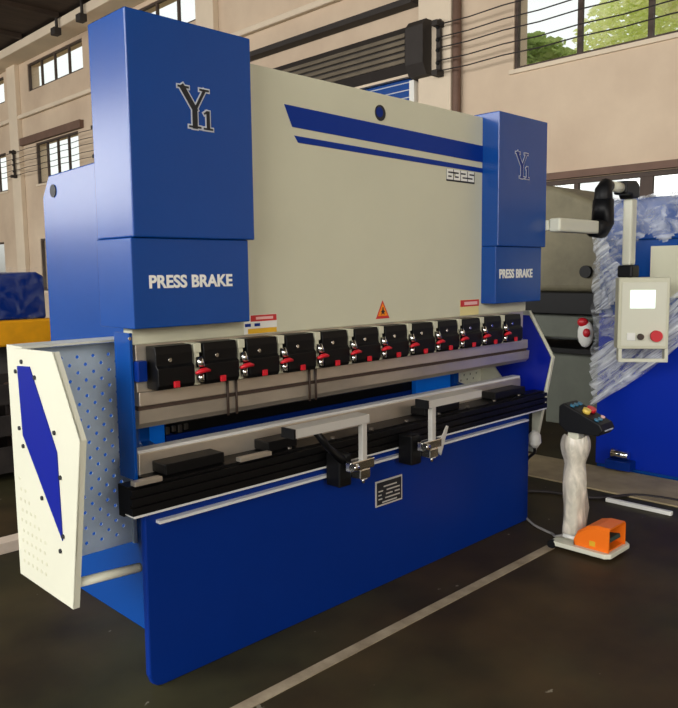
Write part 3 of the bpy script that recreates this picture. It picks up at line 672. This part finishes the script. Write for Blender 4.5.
bm.free()
wb = bmesh.new(); tube(wb, [(2.545, -0.02, 0.40), (2.545, -0.02, 0.43), (2.545, -0.02, 0.475), (2.545, -0.02, 0.50)], [0.02, 0.04, 0.036, 0.012], 10)
obj('cable_plug', wb, 'paper', pb)
T('plug_cord', smooth([(2.545, -0.02, 0.405), (2.58, 0.0, 0.36), (2.60, 0.06, 0.30), (2.66, 0.10, 0.20), (2.62, 0.14, 0.012)]), 0.009, 'wire', pb, 8)
pts = smooth([(2.75, 0.35, 0.012), (2.95, 0.15, 0.012), (3.05, -0.15, 0.012), (3.30, -0.35, 0.012), (3.35, -0.8, 0.012), (3.3, -1.4, 0.012)])
tag(T('floor_cable', pts, 0.010, 'wire', None, 8), 'black cable lying on the floor behind the pedal stand', 'cable')

# ================================================================== SECOND MACHINE (right)
X2 = 3.80
m2 = thing('wrapped_machine', (X2+0.5, -0.7, 0), 'second blue machine behind the pendant panel, half covered in clear plastic', 'machine')
body = PR('body', [(0.165, 0.0), (0.175, 1.05), (0.19, 1.85), (-1.6, 1.85), (-1.6, 0.0)], 'x', X2, X2+1.0, 'blue', m2, 0.01)
B('upper_beam', X2-0.02, X2+0.9, -1.6, 0.185, 1.62, 1.90, 'blue', m2, 0.008)
B('cream_panel', X2-0.025, X2-0.0205, -1.2, -0.19, 1.235, 1.575, 'cream', m2)
B('lower_plate', X2-0.012, X2-0.001, -1.5, 0.168, 0.03, 1.12, 'cobalt', m2, 0.004)
ft = T('leveling_bolt', [(X2-0.06, 0.02, 0.135), (X2-0.06, -0.10, 0.13)], [0.035, 0.03], 'chrome', m2, 12)
B('foot_lug', X2-0.11, X2-0.013, -0.13, 0.05, 0.03, 0.095, 'blue_dark', m2, 0.005)
m2.location.y += 0.045
# film draped over it: a thin sheet plus the bunched folds along its lower edge and left side
bm = bmesh.new(); NY, NZ = 84, 70; XS = X2-0.075
def low(y): return max(0.46, min(1.15, 0.46+(0.19-y)*0.82))
def put(y, z, dx=0.0):
    rip = 0.010*math.sin(26*(z+0.75*y)+3*math.sin(6*y))+0.008*math.sin(57*(z+0.9*y)+5*math.sin(4*z))+0.007*math.sin(31*y-17*z)
    if z > 1.6: rip += 0.012*math.sin(70*y+9*math.sin(23*z))+0.010*math.sin(48*z-33*y)
    return bm.verts.new((XS+rip-dx, y, z))
grid = []
for i in range(NY+1):
    row = []
    for j in range(NZ+1):
        y0 = 0.215-i/NY*1.5; y = y0+(0.012*math.sin(j*0.9)+0.01*math.sin(j*0.37) if i < 3 else 0); zl = low(y0); ztop = 1.915+0.012*math.sin(y0*19)
        row.append(put(y, ztop-(ztop-zl)*j/NZ))
    grid.append(row)
for i in range(NY):
    for j in range(NZ):
        q = (grid[i][j], grid[i+1][j], grid[i+1][j+1], grid[i][j+1]); cy = sum(v.co.y for v in q)/4; cz = sum(v.co.z for v in q)/4
        if cy < -0.02 and 1.18 < cz < 1.63+0.03*math.sin(cy*30): continue     # torn open over the cream panel
        f = bm.faces.new(q); f.smooth = True
def fold(pa, pb_, wd, k, ph):
    n_ = 40; pa = Vector(pa); pb_ = Vector(pb_); d = (pb_-pa); nn = Vector((-d.y, d.x)).normalized(); prev = None
    for i in range(n_+1):
        t = i/n_; c = pa+d*t+nn*0.012*math.sin(9*t+ph); w_ = wd*(0.55+0.45*math.sin(5*t+ph*2)**2)
        ring = []
        for m_ in range(7):
            a = math.pi*m_/6; ring.append(put(c.x+nn.x*w_*math.cos(a), c.y+nn.y*w_*math.cos(a), 0.012+0.022*math.sin(a)+k*0.004))
        if prev:
            for m_ in range(6):
                f = bm.faces.new((prev[m_], ring[m_], ring[m_+1], prev[m_+1])); f.smooth = True; f.material_index = 1
        prev = ring
for k in range(6): fold((0.20, 0.48+k*0.062), (-1.2, 1.62+k*0.045), 0.036+0.010*(k % 2), k % 3, k*1.3)
for k in range(5): fold((0.195-k*0.010, 1.72-k*0.02), (0.175-k*0.050, 1.12+k*0.03), 0.032, k % 3, k*0.9+2)
for k in range(4): fold((0.19, 0.78+k*0.10), (-0.12-k*0.03, 0.88+k*0.09), 0.012, 0, k*1.1)
fold((0.18, 1.905), (-1.2, 1.905), 0.012, 0, 0.4)
for v in bm.verts: v.co.y += 0.012
bmesh.ops.delete(bm, geom=[v for v in bm.verts if v.co.y < -1.35 or (1.1 < v.co.z < 1.62 and v.co.y < -0.42)], context='VERTS')
tag(obj('plastic_sheet', bm, ['film', 'film_fold']), 'clear crinkled plastic sheet draped over the second blue machine', 'plastic film')
# plinth and white bar on the floor
tag(B('concrete_plinth', 3.24, X2-0.02, -1.6, 0.9, 0.0, 0.010, 'concrete'), 'dusty pale concrete slab under the second blue machine', 'slab')
tag(B('white_bar', 3.05, 3.08, -0.62, -0.22, 0.0, 0.025, 'paper', bevel=0.005), 'slim white bar lying on the floor before the second machine', 'bar')

# old machine between the press brake and the wall
om = thing('old_machine', (5.4, 1.6, 0), 'old olive cast machine with rounded housing on a black bed by the wall', 'machine')
bm = bmesh.new(); prism(bm, [(0.70, 1.22), (3.2, 1.22), (3.2, 2.15), (2.7, 2.27), (1.75, 2.26), (1.25, 2.17), (0.9, 2.02), (0.75, 1.80)], 'x', 5.0, 5.9); obj('housing', bm, 'casting', om, 0.06, 4)
T('side_boss', [(4.96, 0.93, 1.40), (5.02, 0.93, 1.40)], 0.055, 'black', om, 20)
B('bed_beam', 4.9, 6.0, 0.60, 3.3, 1.02, 1.219, 'black', om, 0.01)
B('gear_case', 5.0, 5.9, 0.72, 3.2, 0.80, 1.019, 'grey_sheet', om, 0.01)
B('tool_shelf', 4.85, 6.0, 0.60, 3.3, 0.68, 0.72, 'black', om)
B('cabinet_leg', 4.98, 5.9, 0.72, 1.30, 0.0, 0.679, 'grey_sheet', om, 0.01)
B('cabinet_leg', 4.98, 5.9, 2.3, 3.1, 0.0, 0.679, 'grey_sheet', om, 0.01)
for y in (0.72, 2.0, 3.1): B('shelf_post', 5.0, 5.06, y, y+0.06, 0.7205, 0.799, 'black', om)
bm = bmesh.new(); sph(bm, (4.94, 0.90, 0.855), 0.10, 14, (0.4, 0.75, 1.25)); bg_ = obj('rag_bundle', bm, 'paper'); tag(bg_, 'white rag bundle with a red top on the old machine shelf', 'rag')
bm = bmesh.new(); sph(bm, (4.925, 0.92, 0.955), 0.06, 10, (0.5, 0.9, 0.7)); obj('red_cloth', bm, 'red', bg_)
bm = bmesh.new(); sph(bm, (4.90, 0.87, 0.865), 0.045, 10, (0.5, 0.8, 0.9)); obj('red_patch', bm, 'red', bg_)

# ================================================================== LEFT BACKGROUND
yw = thing('tarped_machine', (0.9, 4.4, 0), 'dark blue machine under glossy film on a yellow skid at the left edge', 'machine')
B('yellow_skid', -0.6, 1.515, 4.0, 4.9, 0.845, 1.06, 'yellow', yw, 0.02)
PR('blue_body', [(-0.5, 1.061), (1.47, 1.061), (1.465, 1.42), (1.40, 1.455), (1.12, 1.44), (1.08, 1.47), (-0.5, 1.47)], 'y', 4.06, 4.85, 'blue_dark', yw, 0.02)
for x in (-0.5, 0.35, 1.2): B('trestle_leg', x, x+0.1, 4.1, 4.8, 0.0, 0.844, 'dark_metal', yw)
B('trestle_shelf', -0.55, 1.45, 4.05, 4.85, 0.30, 0.36, 'dark_metal', yw)
bm = bmesh.new(); NX, NZ = 50, 16; grid = []
for i in range(NX+1):
    grid.append([bm.verts.new((-0.55+i*(2.03/NX), 4.025+0.010*math.sin(i*1.3+j*0.7)+0.010*math.sin(i*0.45-j*1.1), 1.07+j*(0.42/NZ)+0.012*math.sin(i*0.8))) for j in range(NZ+1)])
for i in range(NX):
    for j in range(NZ): bm.faces.new((grid[i][j], grid[i+1][j], grid[i+1][j+1], grid[i][j+1])).smooth = True
tag(obj('plastic_sheet', bm, 'film_dark'), 'glossy clear film hanging over the dark machine on the yellow skid', 'plastic film')
# dark parts crate under it
ct = thing('parts_crate', (0.65, 3.3, 0), 'dark steel crate of greasy scrap parts behind the white guard', 'crate')
bm = bmesh.new()
for z in (0.10, 0.32, 0.54): box(bm, -0.2, 1.2, 3.0, 3.03, z, z+0.14); box(bm, -0.2, 1.2, 3.6, 3.63, z, z+0.14)
for x in (-0.2, 1.17): box(bm, x, x+0.03, 3.03, 3.6, 0.10, 0.68)
box(bm, -0.2, 1.2, 3.0, 3.63, 0.06, 0.10); obj('slatted_sides', bm, 'dark_metal', ct)
for x in (-0.15, 1.08):
    for y in (3.03, 3.52): B('foot', x, x+0.07, y, y+0.07, 0, 0.0599, 'dark_metal', ct)
for i, (x, y, z, r, lb) in enumerate(((0.15, 3.3, 0.66, 0.13, 'round rusty drum part leftmost in the dark crate'), (0.55, 3.25, 0.68, 0.15, 'round rusty drum part in the middle of the crate'), (0.92, 3.3, 0.64, 0.12, 'round rusty drum part nearest the guard in the crate'))):
    d = thing('drum_part', (x, y, 0.101), lb, 'machine part', 'scrap drums in the crate')
    T('drum', [(x, y, 0.101), (x, y, z)], r, 'rust_dark', d, 18); T('hub', [(x, y, z), (x, y, z+0.03)], r*0.4, 'steel_dark', d, 12)
tag(B('timber_beam', -0.9, 0.55, 1.62, 1.72, 0.0, 0.06, 'plank', bevel=0.004), 'pale timber beam lying on the floor behind the white guard', 'timber')

# ================================================================== TREES OUTSIDE
def tree(x, y, h, rad, m, label):
    t = thing('leafy_tree', (x, y, -0.1), label, 'tree', 'trees outside the windows')
    T('trunk', [(x, y, -0.1), (x+0.1, y, h*0.5), (x, y+0.1, h*0.8)], [0.2, 0.15, 0.06], 'bark', t, 8)
    bm = bmesh.new(); rnd = random.Random(int(y*10)+5)
    for k in range(int(3200*max(1, rad*rad*0.8))):
        a = rnd.uniform(0, 2*math.pi); c = rnd.uniform(-1, 1); q = rnd.uniform(0.45, 1)**0.5; s_ = math.sqrt(1-c*c)
        lump = 1+0.22*math.sin(4*a+c*5)
        p = Vector((x+rad*q*s_*math.cos(a)*lump, y+rad*q*s_*math.sin(a)*lump, h*0.72+c*rad*0.95*q))
        n_ = Vector((rnd.gauss(0, 1), rnd.gauss(0, 1), rnd.gauss(0, 1))).normalized(); u, v = frame_of(n_); L = rnd.uniform(0.06, 0.13)
        bm.faces.new([bm.verts.new(p+u*L), bm.verts.new(p+v*L*0.5), bm.verts.new(p-u*L), bm.verts.new(p-v*L*0.5)])
    obj('foliage', bm, m, t)
tree(12.5, 6.1, 7.2, 0.95, 'leaf_dark', 'darker green tree low in the left pane of the upper window')
tree(16.8, 4.6, 9.6, 2.1, 'leaf', 'pale green leafy tree in the middle pane of the upper window')
tree(11.6, 1.4, 8.2, 1.6, 'leaf', 'pale green tree at the right edge of the upper window')
struct(B('ground_outside', HX+0.3, 60, -20, 50, -0.25, -0.1, 'concrete'), 'pale yard ground outside the windows', 'ground')
